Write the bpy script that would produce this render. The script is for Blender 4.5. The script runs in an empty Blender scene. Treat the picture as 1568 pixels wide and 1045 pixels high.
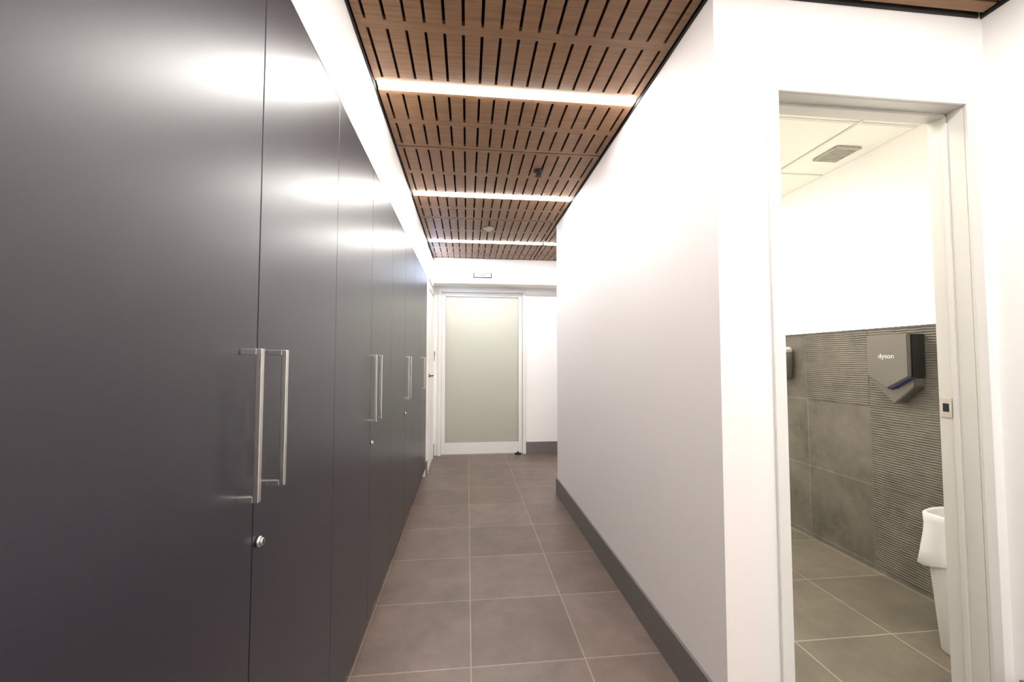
import bpy, bmesh, math
from mathutils import Vector, Matrix
S=bpy.context.scene
S.view_settings.view_transform='Standard'
S.view_settings.look='None'
S.view_settings.exposure=0.0
S.view_settings.gamma=1.07

# ---------------- materials ----------------
def mat(name,col,rough=.6,metal=0.0,noise=0.0,nscale=6,bump=0.0,bscale=200,spec=.5,coat=0):
    m=bpy.data.materials.new(name); m.use_nodes=True
    nt=m.node_tree; b=nt.nodes['Principled BSDF']
    b.inputs['Base Color'].default_value=(*col,1)
    b.inputs['Roughness'].default_value=rough
    b.inputs['Metallic'].default_value=metal
    b.inputs['Specular IOR Level'].default_value=spec
    b.inputs['Coat Weight'].default_value=coat
    tc=nt.nodes.new('ShaderNodeTexCoord')
    if noise>0:
        n=nt.nodes.new('ShaderNodeTexNoise'); n.inputs['Scale'].default_value=nscale; n.inputs['Detail'].default_value=6
        nt.links.new(tc.outputs['Object'],n.inputs['Vector'])
        r=nt.nodes.new('ShaderNodeValToRGB')
        r.color_ramp.elements[0].position=.3; r.color_ramp.elements[1].position=.7
        r.color_ramp.elements[0].color=(*[c*(1-noise) for c in col],1)
        r.color_ramp.elements[1].color=(*[min(1,c*(1+noise)) for c in col],1)
        nt.links.new(n.outputs['Fac'],r.inputs['Fac']); nt.links.new(r.outputs['Color'],b.inputs['Base Color'])
    if bump>0:
        n=nt.nodes.new('ShaderNodeTexNoise'); n.inputs['Scale'].default_value=bscale
        nt.links.new(tc.outputs['Object'],n.inputs['Vector'])
        bp=nt.nodes.new('ShaderNodeBump'); bp.inputs['Strength'].default_value=bump; bp.inputs['Distance'].default_value=.002
        nt.links.new(n.outputs['Fac'],bp.inputs['Height']); nt.links.new(bp.outputs['Normal'],b.inputs['Normal'])
    return m
def emis(name,col,st):
    m=bpy.data.materials.new(name); m.use_nodes=True
    nt=m.node_tree; b=nt.nodes['Principled BSDF']
    b.inputs['Base Color'].default_value=(*col,1)
    b.inputs['Emission Color'].default_value=(*col,1); b.inputs['Emission Strength'].default_value=st
    return m
def tiles(name,c1,c2,grout,T,off,axes,rough=.42,ribs=False,mortar=.003,var=.28,spec=.5):
    m=bpy.data.materials.new(name); m.use_nodes=True
    nt=m.node_tree; N=nt.nodes; L=nt.links; b=N['Principled BSDF']
    b.inputs['Specular IOR Level'].default_value=spec
    tc=N.new('ShaderNodeTexCoord'); sp=N.new('ShaderNodeSeparateXYZ'); L.new(tc.outputs['Object'],sp.inputs[0])
    cb=N.new('ShaderNodeCombineXYZ')
    for i,a in enumerate(axes):
        ad=N.new('ShaderNodeMath'); ad.operation='ADD'; ad.inputs[1].default_value=off[i]+T*40
        L.new(sp.outputs[a],ad.inputs[0]); L.new(ad.outputs[0],cb.inputs[i])
    br=N.new('ShaderNodeTexBrick'); br.offset=0; br.squash=1
    br.inputs['Scale'].default_value=1; br.inputs['Brick Width'].default_value=T; br.inputs['Row Height'].default_value=T
    br.inputs['Mortar Size'].default_value=mortar; br.inputs['Mortar Smooth'].default_value=.1
    br.inputs['Color1'].default_value=(*c1,1); br.inputs['Color2'].default_value=(*c2,1); br.inputs['Mortar'].default_value=(*grout,1)
    L.new(cb.outputs[0],br.inputs['Vector'])
    n=N.new('ShaderNodeTexNoise'); n.inputs['Scale'].default_value=4; n.inputs['Detail'].default_value=10; n.inputs['Roughness'].default_value=.7
    L.new(tc.outputs['Object'],n.inputs['Vector'])
    mr=N.new('ShaderNodeMapRange'); mr.inputs[1].default_value=.3; mr.inputs[2].default_value=.7; mr.inputs[3].default_value=1-var; mr.inputs[4].default_value=1+var
    L.new(n.outputs['Fac'],mr.inputs[0])
    vm=N.new('ShaderNodeVectorMath'); vm.operation='SCALE'
    L.new(br.outputs['Color'],vm.inputs[0]); L.new(mr.outputs[0],vm.inputs['Scale'])
    L.new(vm.outputs[0],b.inputs['Base Color'])
    b.inputs['Roughness'].default_value=rough
    bp=N.new('ShaderNodeBump'); bp.invert=True; bp.inputs['Strength'].default_value=.5; bp.inputs['Distance'].default_value=.002
    L.new(br.outputs['Fac'],bp.inputs['Height'])
    if ribs:
        w=N.new('ShaderNodeTexWave'); w.bands_direction='Z'; w.inputs['Scale'].default_value=24; w.inputs['Distortion'].default_value=2.5; w.inputs['Detail'].default_value=3
        w.inputs['Detail Scale'].default_value=.8
        L.new(tc.outputs['Object'],w.inputs['Vector'])
        b2=N.new('ShaderNodeBump'); b2.inputs['Strength'].default_value=.65; b2.inputs['Distance'].default_value=.004
        L.new(w.outputs['Fac'],b2.inputs['Height']); L.new(bp.outputs['Normal'],b2.inputs['Normal'])
        L.new(b2.outputs['Normal'],b.inputs['Normal'])
    else: L.new(bp.outputs['Normal'],b.inputs['Normal'])
    return m
def wood(name):
    m=bpy.data.materials.new(name); m.use_nodes=True
    nt=m.node_tree; N=nt.nodes; L=nt.links; b=N['Principled BSDF']
    tc=N.new('ShaderNodeTexCoord'); mp=N.new('ShaderNodeMapping'); mp.inputs['Scale'].default_value=(3,60,60)
    L.new(tc.outputs['Object'],mp.inputs[0])
    n=N.new('ShaderNodeTexNoise'); n.inputs['Scale'].default_value=1.5; n.inputs['Detail'].default_value=8
    L.new(mp.outputs[0],n.inputs['Vector'])
    r=N.new('ShaderNodeValToRGB'); r.color_ramp.elements[0].position=.3; r.color_ramp.elements[1].position=.72
    r.color_ramp.elements[0].color=(.165,.084,.038,1); r.color_ramp.elements[1].color=(.25,.135,.066,1)
    L.new(n.outputs['Fac'],r.inputs['Fac']); L.new(r.outputs['Color'],b.inputs['Base Color'])
    b.inputs['Roughness'].default_value=.55
    b.inputs['Specular IOR Level'].default_value=.3
    return m
M_wall=mat('white_paint',(.93,.875,.85),.55,bump=.05)
M_white=mat('white_bulkhead_paint',(.91,.895,.875),.5,bump=.05)
M_lam=mat('charcoal_laminate',(.0125,.0115,.019),.335,noise=.06,nscale=3,spec=.72)
M_dark=mat('dark_recess',(.008,.007,.006),.8)
M_steel=mat('brushed_steel',(.72,.70,.68),.25,1.0,noise=.05,nscale=80)
M_base=mat('grey_skirting',(.145,.128,.122),.45,noise=.05)
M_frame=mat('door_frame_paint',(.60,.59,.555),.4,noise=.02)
M_ffr=mat('far_and_lit_frame_paint',(.78,.77,.74),.4,noise=.02)  # far doors, plus painted brightness on the near doorway's left and head
M_wood=wood('slotted_timber')
M_floor=tiles('floor_tile',(.112,.079,.063),(.142,.104,.084),(.25,.20,.16),.456,(-.02,-1.69),(0,1),spec=.4,rough=.4)
M_floorb=tiles('floor_tile_bathroom',(.150,.130,.098),(.178,.156,.120),(.36,.32,.26),.456,(-.02,-1.69),(0,1))
M_wt=tiles('wall_tile_smooth',(.130,.120,.096),(.155,.143,.116),(.24,.22,.18),.45,(-2.197,-.03),(1,2),rough=.5,var=.45)
M_wr=tiles('wall_tile_ribbed',(.130,.120,.098),(.145,.135,.110),(.24,.22,.18),.45,(-2.197,-.03),(1,2),rough=.5,ribs=True,var=.42)
M_led=emis('led_diffuser',(1,.955,.91),90)
M_cove=emis('cove_led',(1,.95,.83),16)
M_pan=emis('bathroom_fill_glow',(1,.96,.82),26)  # glow of the added, unseen bathroom panels
M_pan2=emis('lobby_backlight_glow',(1,.97,.92),100)  # glow of the added panel behind the frosted glass
M_win=emis('daylight_window',(.5,.66,1),20)
M_ceilw=mat('white_ceiling_tile',(.76,.76,.68),.7,noise=.02,nscale=60)
M_grid=mat('ceiling_grid',(.6,.6,.54),.5)
M_vent=mat('vent_louvre',(.36,.35,.30),.5)
M_dry=mat('dryer_nickel',(.20,.19,.17),.4,.5,noise=.04,nscale=60)
M_dry2=mat('dryer_dark',(.018,.018,.018),.4)
M_purple=mat('dryer_accent',(.06,.06,.25),.3)
M_bin=mat('bin_plastic',(.80,.80,.78),.35,noise=.02)
M_bag=mat('bin_liner',(.88,.88,.88),.3,bump=.5,bscale=25)
M_txt=mat('white_print',(.9,.9,.9),.5)
M_red=mat('reader_plastic',(.08,.03,.03),.4)
M_chrome=mat('detector_plastic',(.40,.37,.33),.4)

def glass_frost(name):
    m=bpy.data.materials.new(name); m.use_nodes=True
    nt=m.node_tree; N=nt.nodes; L=nt.links; b=N['Principled BSDF']
    b.inputs['Base Color'].default_value=(.29,.295,.265,1); b.inputs['Roughness'].default_value=.28
    b.inputs['Specular IOR Level'].default_value=.9
    t=N.new('ShaderNodeBsdfTranslucent'); t.inputs['Color'].default_value=(.88,.885,.82,1)
    mx=N.new('ShaderNodeMixShader'); mx.inputs[0].default_value=.4
    o=N['Material Output']
    L.new(b.outputs[0],mx.inputs[1]); L.new(t.outputs[0],mx.inputs[2]); L.new(mx.outputs[0],o.inputs['Surface'])
    n=N.new('ShaderNodeTexNoise'); n.inputs['Scale'].default_value=400
    bp=N.new('ShaderNodeBump'); bp.inputs['Strength'].default_value=.1; L.new(n.outputs['Fac'],bp.inputs['Height']); L.new(bp.outputs['Normal'],b.inputs['Normal'])
    return m
M_glass=glass_frost('frosted_glass')

# ---------------- mesh helpers ----------------
class MB:
    def __init__(s,name,parent=None):
        s.bm=bmesh.new(); s.mats=[]; s.name=name; s.parent=parent
    def mi(s,m):
        if m not in s.mats: s.mats.append(m)
        return s.mats.index(m)
    def box(s,x0,x1,y0,y1,z0,z1,m,bev=0):
        t=bmesh.new(); bmesh.ops.create_cube(t,size=1)
        for v in t.verts: v.co=Vector(((x0+x1)/2+v.co.x*(x1-x0),(y0+y1)/2+v.co.y*(y1-y0),(z0+z1)/2+v.co.z*(z1-z0)))
        if bev>0: bmesh.ops.bevel(t,geom=t.edges[:],offset=bev,segments=2,affect='EDGES',profile=.6)
        s._merge(t,m)
    def cyl(s,c,r,h,axis,m,r2=None,seg=28,bev=0):
        t=bmesh.new(); bmesh.ops.create_cone(t,cap_ends=True,segments=seg,radius1=r,radius2=r if r2 is None else r2,depth=h)
        if bev>0:
            ed=[e for e in t.edges if len(e.link_faces)==2 and e.calc_face_angle(0)>1.0]
            bmesh.ops.bevel(t,geom=ed,offset=bev,segments=2,affect='EDGES')
        R={'z':Matrix.Identity(4),'x':Matrix.Rotation(math.pi/2,4,'Y'),'y':Matrix.Rotation(math.pi/2,4,'X')}[axis]
        t.transform(Matrix.Translation(c)@R)
        for f in t.faces: f.smooth=len(f.verts)==4
        s._merge(t,m)
    def prism_x(s,pts,x0,x1,m,bev=0):   # pts list of (y,z)
        t=bmesh.new()
        a=[t.verts.new((x0,p[0],p[1])) for p in pts]; b=[t.verts.new((x1,p[0],p[1])) for p in pts]
        t.faces.new(a); t.faces.new(b[::-1]); n=len(pts)
        for i in range(n): t.faces.new((a[i],b[i],b[(i+1)%n],a[(i+1)%n]))
        bmesh.ops.recalc_face_normals(t,faces=t.faces[:])
        if bev>0: bmesh.ops.bevel(t,geom=t.edges[:],offset=bev,segments=2,affect='EDGES')
        s._merge(t,m)
    def rings(s,rings,m,cap0=True,cap1=True,smooth=True):
        t=bmesh.new(); R=[[t.verts.new(p) for p in r] for r in rings]; n=len(R[0])
        for k in range(len(R)-1):
            for i in range(n):
                f=t.faces.new((R[k][i],R[k][(i+1)%n],R[k+1][(i+1)%n],R[k+1][i])); f.smooth=smooth
        if cap0: t.faces.new(R[0][::-1])
        if cap1: t.faces.new(R[-1])
        bmesh.ops.recalc_face_normals(t,faces=t.faces[:])
        s._merge(t,m)
    def _merge(s,t,m):
        i=s.mi(m)
        for f in t.faces: f.material_index=i
        me=bpy.data.meshes.new('tmp'); t.to_mesh(me); t.free(); s.bm.from_mesh(me); bpy.data.meshes.remove(me)
    def done(s):
        me=bpy.data.meshes.new(s.name); s.bm.to_mesh(me); s.bm.free()
        for m in s.mats: me.materials.append(m)
        o=bpy.data.objects.new(s.name,me); S.collection.objects.link(o)
        if s.parent: o.parent=s.parent
        return o
def empty(name):
    o=bpy.data.objects.new(name,None); S.collection.objects.link(o); o.empty_display_size=.1; return o
def B(name,parent,*a,**k):
    b=MB(name,parent); b.box(*a,**k); return b.done()

# ---------------- dimensions ----------------
XL=-.42; XR=.803; ZC=2.42; YD=1.255; YE=3.70; YF=5.33; XW=1.82; YB=-2.5; CT=2.05

# floor
B('floor',None,-1.05,3.1,YB-.1,7.2,-.1,0,M_floor)

# walls
b=MB('wall_left'); b.box(-1.0,XL,-1.61,4.392,CT+.004,2.5,M_white); b.box(-.56,XL,4.395,YF,0,2.5,M_white)
b.box(-.56,XL,YB,-1.615,0,2.5,M_white); b.box(-1.05,-1.0,-1.61,4.392,0,2.5,M_white); b.done()
b=MB('wall_right'); b.box(XR,XR+.1,YD,YE,0,2.5,M_wall); b.done()
b=MB('wall_doorway')
JL,JR,JH=1.02,1.727,2.09; TH=.11
b.box(XR+.1,JL-.015,YD,YD+TH,0,2.5,M_white); b.box(JR+.015,2.42,YD,YD+TH,0,2.5,M_white); b.box(JL-.015,JR+.015,YD,YD+TH,JH+.015,2.5,M_white); b.done()
b=MB('wall_near_right'); b.box(XW,XW+.1,YB,YD,0,2.5,M_white); b.done()
b=MB('wall_back'); b.box(-.56,XW+.1,YB-.1,YB,0,2.5,M_white); b.done()
b=MB('wall_far'); b.box(-.56,-.367,YF,YF+.12,0,2.5,M_white); b.box(.747,3.1,YF,YF+.12,0,2.5,M_white); b.box(-.367,.747,YF,YF+.12,2.092,2.5,M_white); b.done()
b=MB('wall_bulkhead'); b.box(XL,3.0,5.06,YF,2.12,2.5,M_white); wall_bulkhead=b.done()
b=MB('wall_end'); b.box(3.0,3.1,YE,YF,0,2.5,M_white); b.done()
b=MB('wall_bathroom'); b.box(XR+.1,3.0,YE-.1,YE,0,2.5,M_wall); b.box(2.40,2.5,YD+TH,YE-.1,0,2.5,M_white); b.done()
# unseen lobby added behind the frosted door to backlight its glass
b=MB('wall_lobby'); b.box(-.7,-.6,YF+.12,7.1,0,2.5,M_white); b.box(1.4,1.5,YF+.12,7.1,0,2.5,M_white); b.box(-.7,1.5,7.1,7.2,0,2.5,M_white); b.done()
B('ceiling_lobby',None,-.6,1.4,YF+.121,7.099,2.46,2.49,M_ceilw)
p=empty('lobby_backlight_added')  # added unseen panel, brightens the door glass towards its top
B('housing',p,-.35,.75,5.72,5.92,2.43,2.4595,M_grid); B('diffuser',p,-.34,.74,5.73,5.91,2.42,2.4295,M_pan2)

# bathroom
B('floor_bathroom',None,XR+.101,2.399,YD+.03,YE-.101,.0003,.0025,M_floorb)
b=MB('wall_tile_wainscot')
def tp(y0,y1,z0,z1,m): b.box(2.32,2.399,y0,y1,z0,z1,m)
tp(YD+TH+.002,YE-.102,.003,1.37,M_wt)
b.done()
b=MB('wall_tile_ribbed')
b.box(2.314,2.3198,1.75,2.195,.032,.478,M_wr); b.box(2.314,2.3198,1.75,2.195,.482,.928,M_wr); b.box(2.314,2.3198,1.75,2.195,.932,1.37,M_wr)
b.box(2.314,2.3198,1.37,1.746,.032,1.37,M_wr)
b.box(2.314,2.3198,2.199,2.645,.932,1.37,M_wr)
b.done()
B('trim_wainscot_cap',None,2.312,2.335,YD+TH+.003,YE-.103,1.371,1.378,M_base)
B('cove_light',None,2.345,2.39,YD+TH+.01,YE-.11,1.3705,1.385,M_cove)

# baseboards
BT=.012; BH=.147
b=MB('baseboard_right'); b.box(XR-BT,XR-.0005,YD-BT,YE+BT,0,BH,M_base); b.box(XR-.0005,3.0,YE+.0005,YE+BT,0,BH,M_base)
b.box(XR-.0005,JL-.045,YD-BT,YD-.0005,0,BH,M_base); b.done()
b=MB('baseboard_near_right'); b.box(XW-BT,XW-.0005,YB,YD-.02,0,BH,M_base); b.done()
b=MB('baseboard_far'); b.box(.75,3.0,YF-BT,YF-.0005,0,BH,M_base); b.done()
b=MB('baseboard_left'); b.box(XL+.0005,XL+BT,5.2,YF-.001,0,BH,M_base); b.box(XL+.0005,XL+BT,4.395,4.47,0,BH,M_base); b.done()

# doorway frame
b=MB('trim_doorway_frame')
AW=.04
b.box(JL-AW,JL,YD-.012,YD-.0005,0,JH+AW,M_ffr,.003); b.box(JR,JR+AW,YD-.012,YD-.0005,0,JH+AW,M_frame,.003)  # left casing and head get paler paint, their overexposed brightness put into colour
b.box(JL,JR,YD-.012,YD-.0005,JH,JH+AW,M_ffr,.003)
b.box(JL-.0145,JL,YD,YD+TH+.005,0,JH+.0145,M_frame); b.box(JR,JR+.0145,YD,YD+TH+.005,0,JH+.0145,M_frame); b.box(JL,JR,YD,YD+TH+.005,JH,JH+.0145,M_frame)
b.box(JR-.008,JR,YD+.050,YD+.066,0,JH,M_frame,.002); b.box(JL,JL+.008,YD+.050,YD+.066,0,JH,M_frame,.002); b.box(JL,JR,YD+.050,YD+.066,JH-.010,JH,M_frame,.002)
b.box(JR-.004,JR-.0005,YD+.072,YD+.110,.99,1.06,M_steel,.001); b.box(JR-.0055,JR-.004,YD+.082,YD+.100,1.01,1.04,M_dark)
b.done()

# ---------------- ceiling ----------------
JO=[-3.61,-2.41,-1.21,-.01,1.19,2.39,3.60,4.80,6.0]
LI=[-2.94,-1.74,-.54,.66,1.86,3.08,4.31,5.5]
def slotted(b,x0,x1,y0,y1):
    P=.0722; SW=.0115
    n=max(1,round((x1-x0)/P)); p=(x1-x0)/n
    rows=[]
    for k,l in enumerate(LI):
        rows.append((JO[k]+.005,l-.031)); rows.append((l+.031,JO[k+1]-.005))
    z0,z1=ZC,ZC+.018
    for (a,c) in rows:
        a=max(a,y0); c=min(c,y1)
        if c-a<=.003: continue
        if c-a<.16:
            b.box(x0,x1,a,c,z0,z1,M_wood); continue
        L=c-a; mg=.024; mid=.042
        h=(L-2*mg-mid)/2
        r=[(a+mg,a+mg+h),(a+mg+h+mid,c-mg)]
        b.box(x0,x1,a,a+mg,z0,z1,M_wood); b.box(x0,x1,a+mg+h,a+mg+h+mid,z0,z1,M_wood); b.box(x0,x1,c-mg,c,z0,z1,M_wood)
        for (s,e) in r:
            b.box(x0,x0+p/2-SW/2,s,e,z0,z1,M_wood); b.box(x1-p/2+SW/2,x1,s,e,z0,z1,M_wood)
            for i in range(n-1):
                xa=x0+p/2+SW/2+i*p; b.box(xa,xa+p-SW,s,e,z0,z1,M_wood)
b=MB('ceiling')
b.box(-.41,XR-.001,YB+.01,5.058,2.46,2.49,M_dark)
slotted(b,XL+.014,XR-.016,YB+.02,5.045)
b.box(XR,XW-.01,YB+.01,YD-.002,2.46,2.49,M_dark)
slotted(b,XR+.004,XW-.022,YB+.02,YD-.020)
b.box(XR,2.99,YE+.002,5.058,2.46,2.49,M_dark)
slotted(b,XR+.0,1.98,YE+.02,5.045); slotted(b,1.99,2.98,YE+.02,5.045)
b.box(-1.05,3.1,YB-.1,7.2,2.5,2.55,M_dark)
b.done()
b=MB('trim_ceiling_edge')
for (x0,x1,y0,y1) in [(XL+.001,XL+.006,YB+.01,5.05),(XR-.006,XR-.001,YD,YE),(XR-.001,XW-.02,YD-.007,YD-.001),(XW-.007,XW-.001,YB+.01,YD-.001)]:
    b.box(x0,x1,y0,y1,ZC-.006,ZC+.03,M_dark)
b.done()
B('ceiling_bathroom',None,XR+.102,2.398,YD+TH+.002,YE-.102,2.45,2.49,M_ceilw)
b=MB('trim_ceiling_grid')
for y in (1.95,2.55,3.15): b.box(XR+.102,2.39,y-.009,y+.009,2.446,2.4495,M_grid)
for x in (1.45,2.05): b.box(x-.009,x+.009,YD+TH+.005,YE-.11,2.445,2.4459,M_grid)
b.done()
b=MB('ceiling_vent'); vx,vy=2.22,2.26; h=.078
b.box(vx-h,vx+h,vy-h-.01,vy-h+.004,2.436,2.4455,M_vent); b.box(vx-h,vx+h,vy+h-.004,vy+h+.01,2.436,2.4455,M_vent)
b.box(vx-h,vx-h+.01,vy-h,vy+h,2.436,2.4455,M_vent); b.box(vx+h-.01,vx+h,vy-h,vy+h,2.436,2.4455,M_vent)
for i in range(9): b.box(vx-h+.01,vx+h-.01,vy-.070+i*.0165,vy-.062+i*.0165,2.437,2.443,M_vent)
b.done()
p=empty('bathroom_fill_light')  # unseen ceiling panel, added to brighten the bathroom
B('frame',p,1.14,1.76,2.62,3.10,2.432,2.4445,M_grid); B('diffuser',p,1.16,1.74,2.64,3.08,2.428,2.4315,M_pan)
p=empty('bathroom_fill_light')  # second added panel, out of view near the doorway
B('frame',p,1.04,1.36,1.52,1.84,2.432,2.4445,M_grid); B('diffuser',p,1.06,1.34,1.54,1.82,2.428,2.4315,M_pan)

def led(x0,x1,y):
    p=empty('linear_ceiling_light')
    B('housing',p,x0,x1,y-.027,y+.027,ZC+.004,ZC+.035,M_frame)
    B('diffuser',p,x0+.003,x1-.003,y-.023,y+.023,ZC-.006,ZC+.0035,M_led,bev=.003)
for y in LI[1:6]: led(XL+.018,XR-.018,y)
led(XL+.018,XR-.018,LI[6]); led(XR+.0,1.98,LI[6])
for y in LI[1:4]: led(XR+.01,XW-.03,y)

b=MB('fire_sprinkler'); c=(.45,2.62)
b.cyl((c[0],c[1],ZC-.004),.032,.008,'z',M_dark,bev=.002); b.cyl((c[0],c[1],ZC-.02),.010,.03,'z',M_dark); b.cyl((c[0],c[1],ZC-.037),.020,.004,'z',M_dark)
b.box(c[0]-.013,c[0]-.009,c[1]-.003,c[1]+.003,ZC-.036,ZC-.01,M_dark); b.box(c[0]+.009,c[0]+.013,c[1]-.003,c[1]+.003,ZC-.036,ZC-.01,M_dark); b.done()
b=MB('smoke_detector'); c=(.19,3.83)
b.cyl((c[0],c[1],ZC-.006),.045,.012,'z',M_chrome,bev=.003); b.cyl((c[0],c[1],ZC-.020),.020,.018,'z',M_chrome,r2=.036); b.done()

# ---------------- cabinets ----------------
def handle(par,y,z0=.935,z1=1.22):
    b=MB('handle',par); r=.0055; bx=XL+.034
    b.box(bx-r,bx+r,y-r,y+r,z0,z1,M_steel,.0015)
    for z in (z0+.006,z1-.006):
        b.box(XL+.0002,bx-r+.001,y-r,y+r,z-r,z+r,M_steel,.001)
    b.done()
for k in range(6):
    y0=-1.61+k; y1=y0+1.0; ym=(y0+y1)/2
    p=empty('storage_cabinet')
    B('carcass',p,-.99,XL-.0215,y0+.001,y1-.001,.08,CT,M_dark)
    B('kickboard',p,-.99,XL-.06,y0+.001,y1-.001,.0005,.0795,M_base)
    B('door_left',p,XL-.021,XL,y0+.0012,ym-.0018,.083,CT,M_lam,bev=.001)
    B('door_right',p,XL-.021,XL,ym+.0018,y1-.0012,.083,CT,M_lam,bev=.001)
    handle(p,ym-.06); handle(p,ym+.048)
    b=MB('lock',p); b.cyl((XL+.004,ym+.02,.832),.0105,.008,'x',M_steel,bev=.0015); b.cyl((XL+.010,ym+.02,.832),.0075,.004,'x',M_steel,bev=.001)
    b.box(XL+.0118,XL+.0125,ym+.019,ym+.021,.827,.837,M_dark); b.done()

# ---------------- far door ----------------
p=empty('door_1')
b=MB('frame',p)
b.box(-.366,-.325,YF-.02,YF+.1,0,2.09,M_ffr,.003); b.box(.705,.746,YF-.02,YF+.1,0,2.09,M_ffr,.003); b.box(-.325,.705,YF-.02,YF+.1,2.05,2.09,M_ffr,.003); b.done()
b=MB('leaf',p); y0,y1=YF+.005,YF+.045
b.box(-.322,-.275,y0,y1,.012,2.047,M_ffr,.002); b.box(.655,.702,y0,y1,.012,2.047,M_ffr,.002)
b.box(-.275,.655,y0,y1,2.0,2.047,M_ffr,.002); b.box(-.275,.655,y0,y1,.012,.15,M_ffr,.002); b.done()
B('glass',p,-.275,.655,YF+.02,YF+.03,.15,2.0,M_glass)
b=MB('door_stop'); b.box(.60,.68,YF-.05,YF-.022,0,.02,M_dark,.003); b.cyl((.64,YF-.036,.028),.012,.016,'z',M_dark); b.done()
b=MB('door_sensor'); b.box(.07,.29,5.045,5.0605,2.19,2.245,M_dark,.002); b.box(.08,.28,5.035,5.0448,2.196,2.239,M_white,.003); b.box(.15,.21,5.033,5.0349,2.205,2.23,M_chrome); b.done()

p=empty('door_2')
b=MB('frame',p); b.box(XL+.0005,XL+.014,4.475,4.51,0,2.0,M_ffr,.002); b.box(XL+.0005,XL+.014,5.15,5.185,0,2.0,M_ffr,.002); b.box(XL+.0005,XL+.014,4.51,5.15,1.965,2.0,M_ffr,.002); b.done()
B('leaf',p,XL+.0005,XL+.006,4.513,5.147,.006,1.962,M_white)
b=MB('lever',p); b.cyl((XL+.011,4.60,1.02),.022,.01,'x',M_red,bev=.002); b.cyl((XL+.03,4.60,1.02),.008,.035,'x',M_red); b.box(XL+.04,XL+.052,4.595,4.70,1.012,1.028,M_red,.003); b.done()
b=MB('access_reader'); b.box(XL+.0005,XL+.02,5.21,5.27,1.18,1.30,M_chrome,.004); b.box(XL+.02,XL+.022,5.22,5.26,1.24,1.29,M_dark); b.done()
b=MB('window_1'); b.box(XL+.0005,XL+.012,4.52,5.02,2.06,2.38,M_frame); b.box(XL+.0122,XL+.014,4.54,5.0,2.08,2.36,M_win); b.done()

# ---------------- hand dryer ----------------
p=empty('hand_dryer'); yl,yr=2.108,1.888; yc=(yl+yr)/2
b=MB('body',p)
b.prism_x([(yl,1.33),(yr,1.33),(yr,1.11),(yc,1.045),(yl,1.11)],2.235,2.313,M_dry2,.004)
b.done()
b=MB('front_panel',p)
b.prism_x([(yl,1.332),(yr,1.332),(yr,1.112),(yc,1.047),(yl,1.112)],2.212,2.2345,M_dry,.005)
b.done()
b=MB('lower_duct',p)
b.prism_x([(yl-.006,1.105),(yc,1.04),(yr+.006,1.105),(yr+.006,1.06),(yc,.965),(yl-.006,1.06)],2.250,2.313,M_dry,.004); b.done()
b=MB('accent',p); b.prism_x([(yr+.002,1.110),(yc,1.0455),(yc,1.041),(yr+.002,1.1055)],2.222,2.250,M_purple); b.prism_x([(yl-.002,1.110),(yc,1.0455),(yc,1.041),(yl-.002,1.1055)],2.222,2.250,M_purple); b.done()
tc=bpy.data.curves.new('label','FONT'); tc.body='dyson'; tc.size=.036; tc.align_x='CENTER'; tc.extrude=.0004; tc.materials.append(M_txt)
to=bpy.data.objects.new('label',tc); S.collection.objects.link(to); to.parent=p
to.matrix_local=Matrix(((0,0,-1,2.2112),(-1,0,0,yc),(0,1,0,1.205),(0,0,0,1)))

b=MB('soap_dispenser')
def rr(cx,cy,hx,hy,z,n=24,e=.45):
    out=[]
    for i in range(n):
        a=2*math.pi*i/n; c,s=math.cos(a),math.sin(a)
        out.append((cx+hx*math.copysign(abs(c)**e,c),cy+hy*math.copysign(abs(s)**e,s),z))
    return out
b.rings([rr(2.272,2.80,.030,.04,1.06),rr(2.266,2.80,.045,.05,1.08),rr(2.266,2.80,.046,.055,1.18),rr(2.266,2.80,.046,.055,1.25)],M_dry)
b.rings([rr(2.266,2.80,.047,.056,1.2505),rr(2.266,2.80,.045,.054,1.275),rr(2.268,2.80,.03,.04,1.288)],M_bin)
b.done()

# waste bin with liner
p=empty('waste_bin'); cx,cy=2.020,1.505
b=MB('bin_body',p)
b.rings([rr(cx,cy,.080,.080,.003),rr(cx,cy,.085,.085,.012),rr(cx,cy,.115,.115,.50),rr(cx,cy,.118,.118,.555),rr(cx,cy,.11,.11,.555),rr(cx,cy,.075,.075,.03)],M_bin,cap1=True)
b.box(cx-.035,cx+.035,cy-.106,cy-.094,.26,.29,M_dark,.003)
b.done()
b=MB('liner',p); R=[]
import random; random.seed(3)
n=48; ph=[random.random()*6 for _ in range(8)]
for z,s,am in ((.355,.122,.008),(.375,.132,.012),(.42,.128,.009),(.48,.122,.004),(.53,.120,.002),(.558,.121,.001),(.564,.116,.001),(.555,.108,.001),(.45,.102,.002)):
    ring=[]
    for i,(x,y,_) in enumerate(rr(0,0,1,1,0,n,.6)):
        a=2*math.pi*i/n; w=s+am*(math.sin(5*a+ph[0])+.6*math.sin(11*a+ph[1])+.5*math.sin(17*a+ph[2]))
        ring.append((cx+x*w,cy+y*w,z+(am*2.2*math.sin(3*a+ph[3]))))
    R.append(ring)
b.rings(R,M_bag,cap0=False,cap1=False); b.done()

# world
w=bpy.data.worlds.new('World'); S.world=w; w.use_nodes=True
w.node_tree.nodes['Background'].inputs[0].default_value=(1,1,1,1); w.node_tree.nodes['Background'].inputs[1].default_value=.8

# camera
cd=bpy.data.cameras.new('Camera'); cam=bpy.data.objects.new('Camera',cd); S.collection.objects.link(cam)
cd.sensor_width=36; cd.lens=640/1568*36; cd.clip_start=.02
cam.location=(0,0,1.2); cam.rotation_euler=(math.radians(92.5),0,math.radians(-6.1))
S.camera=cam
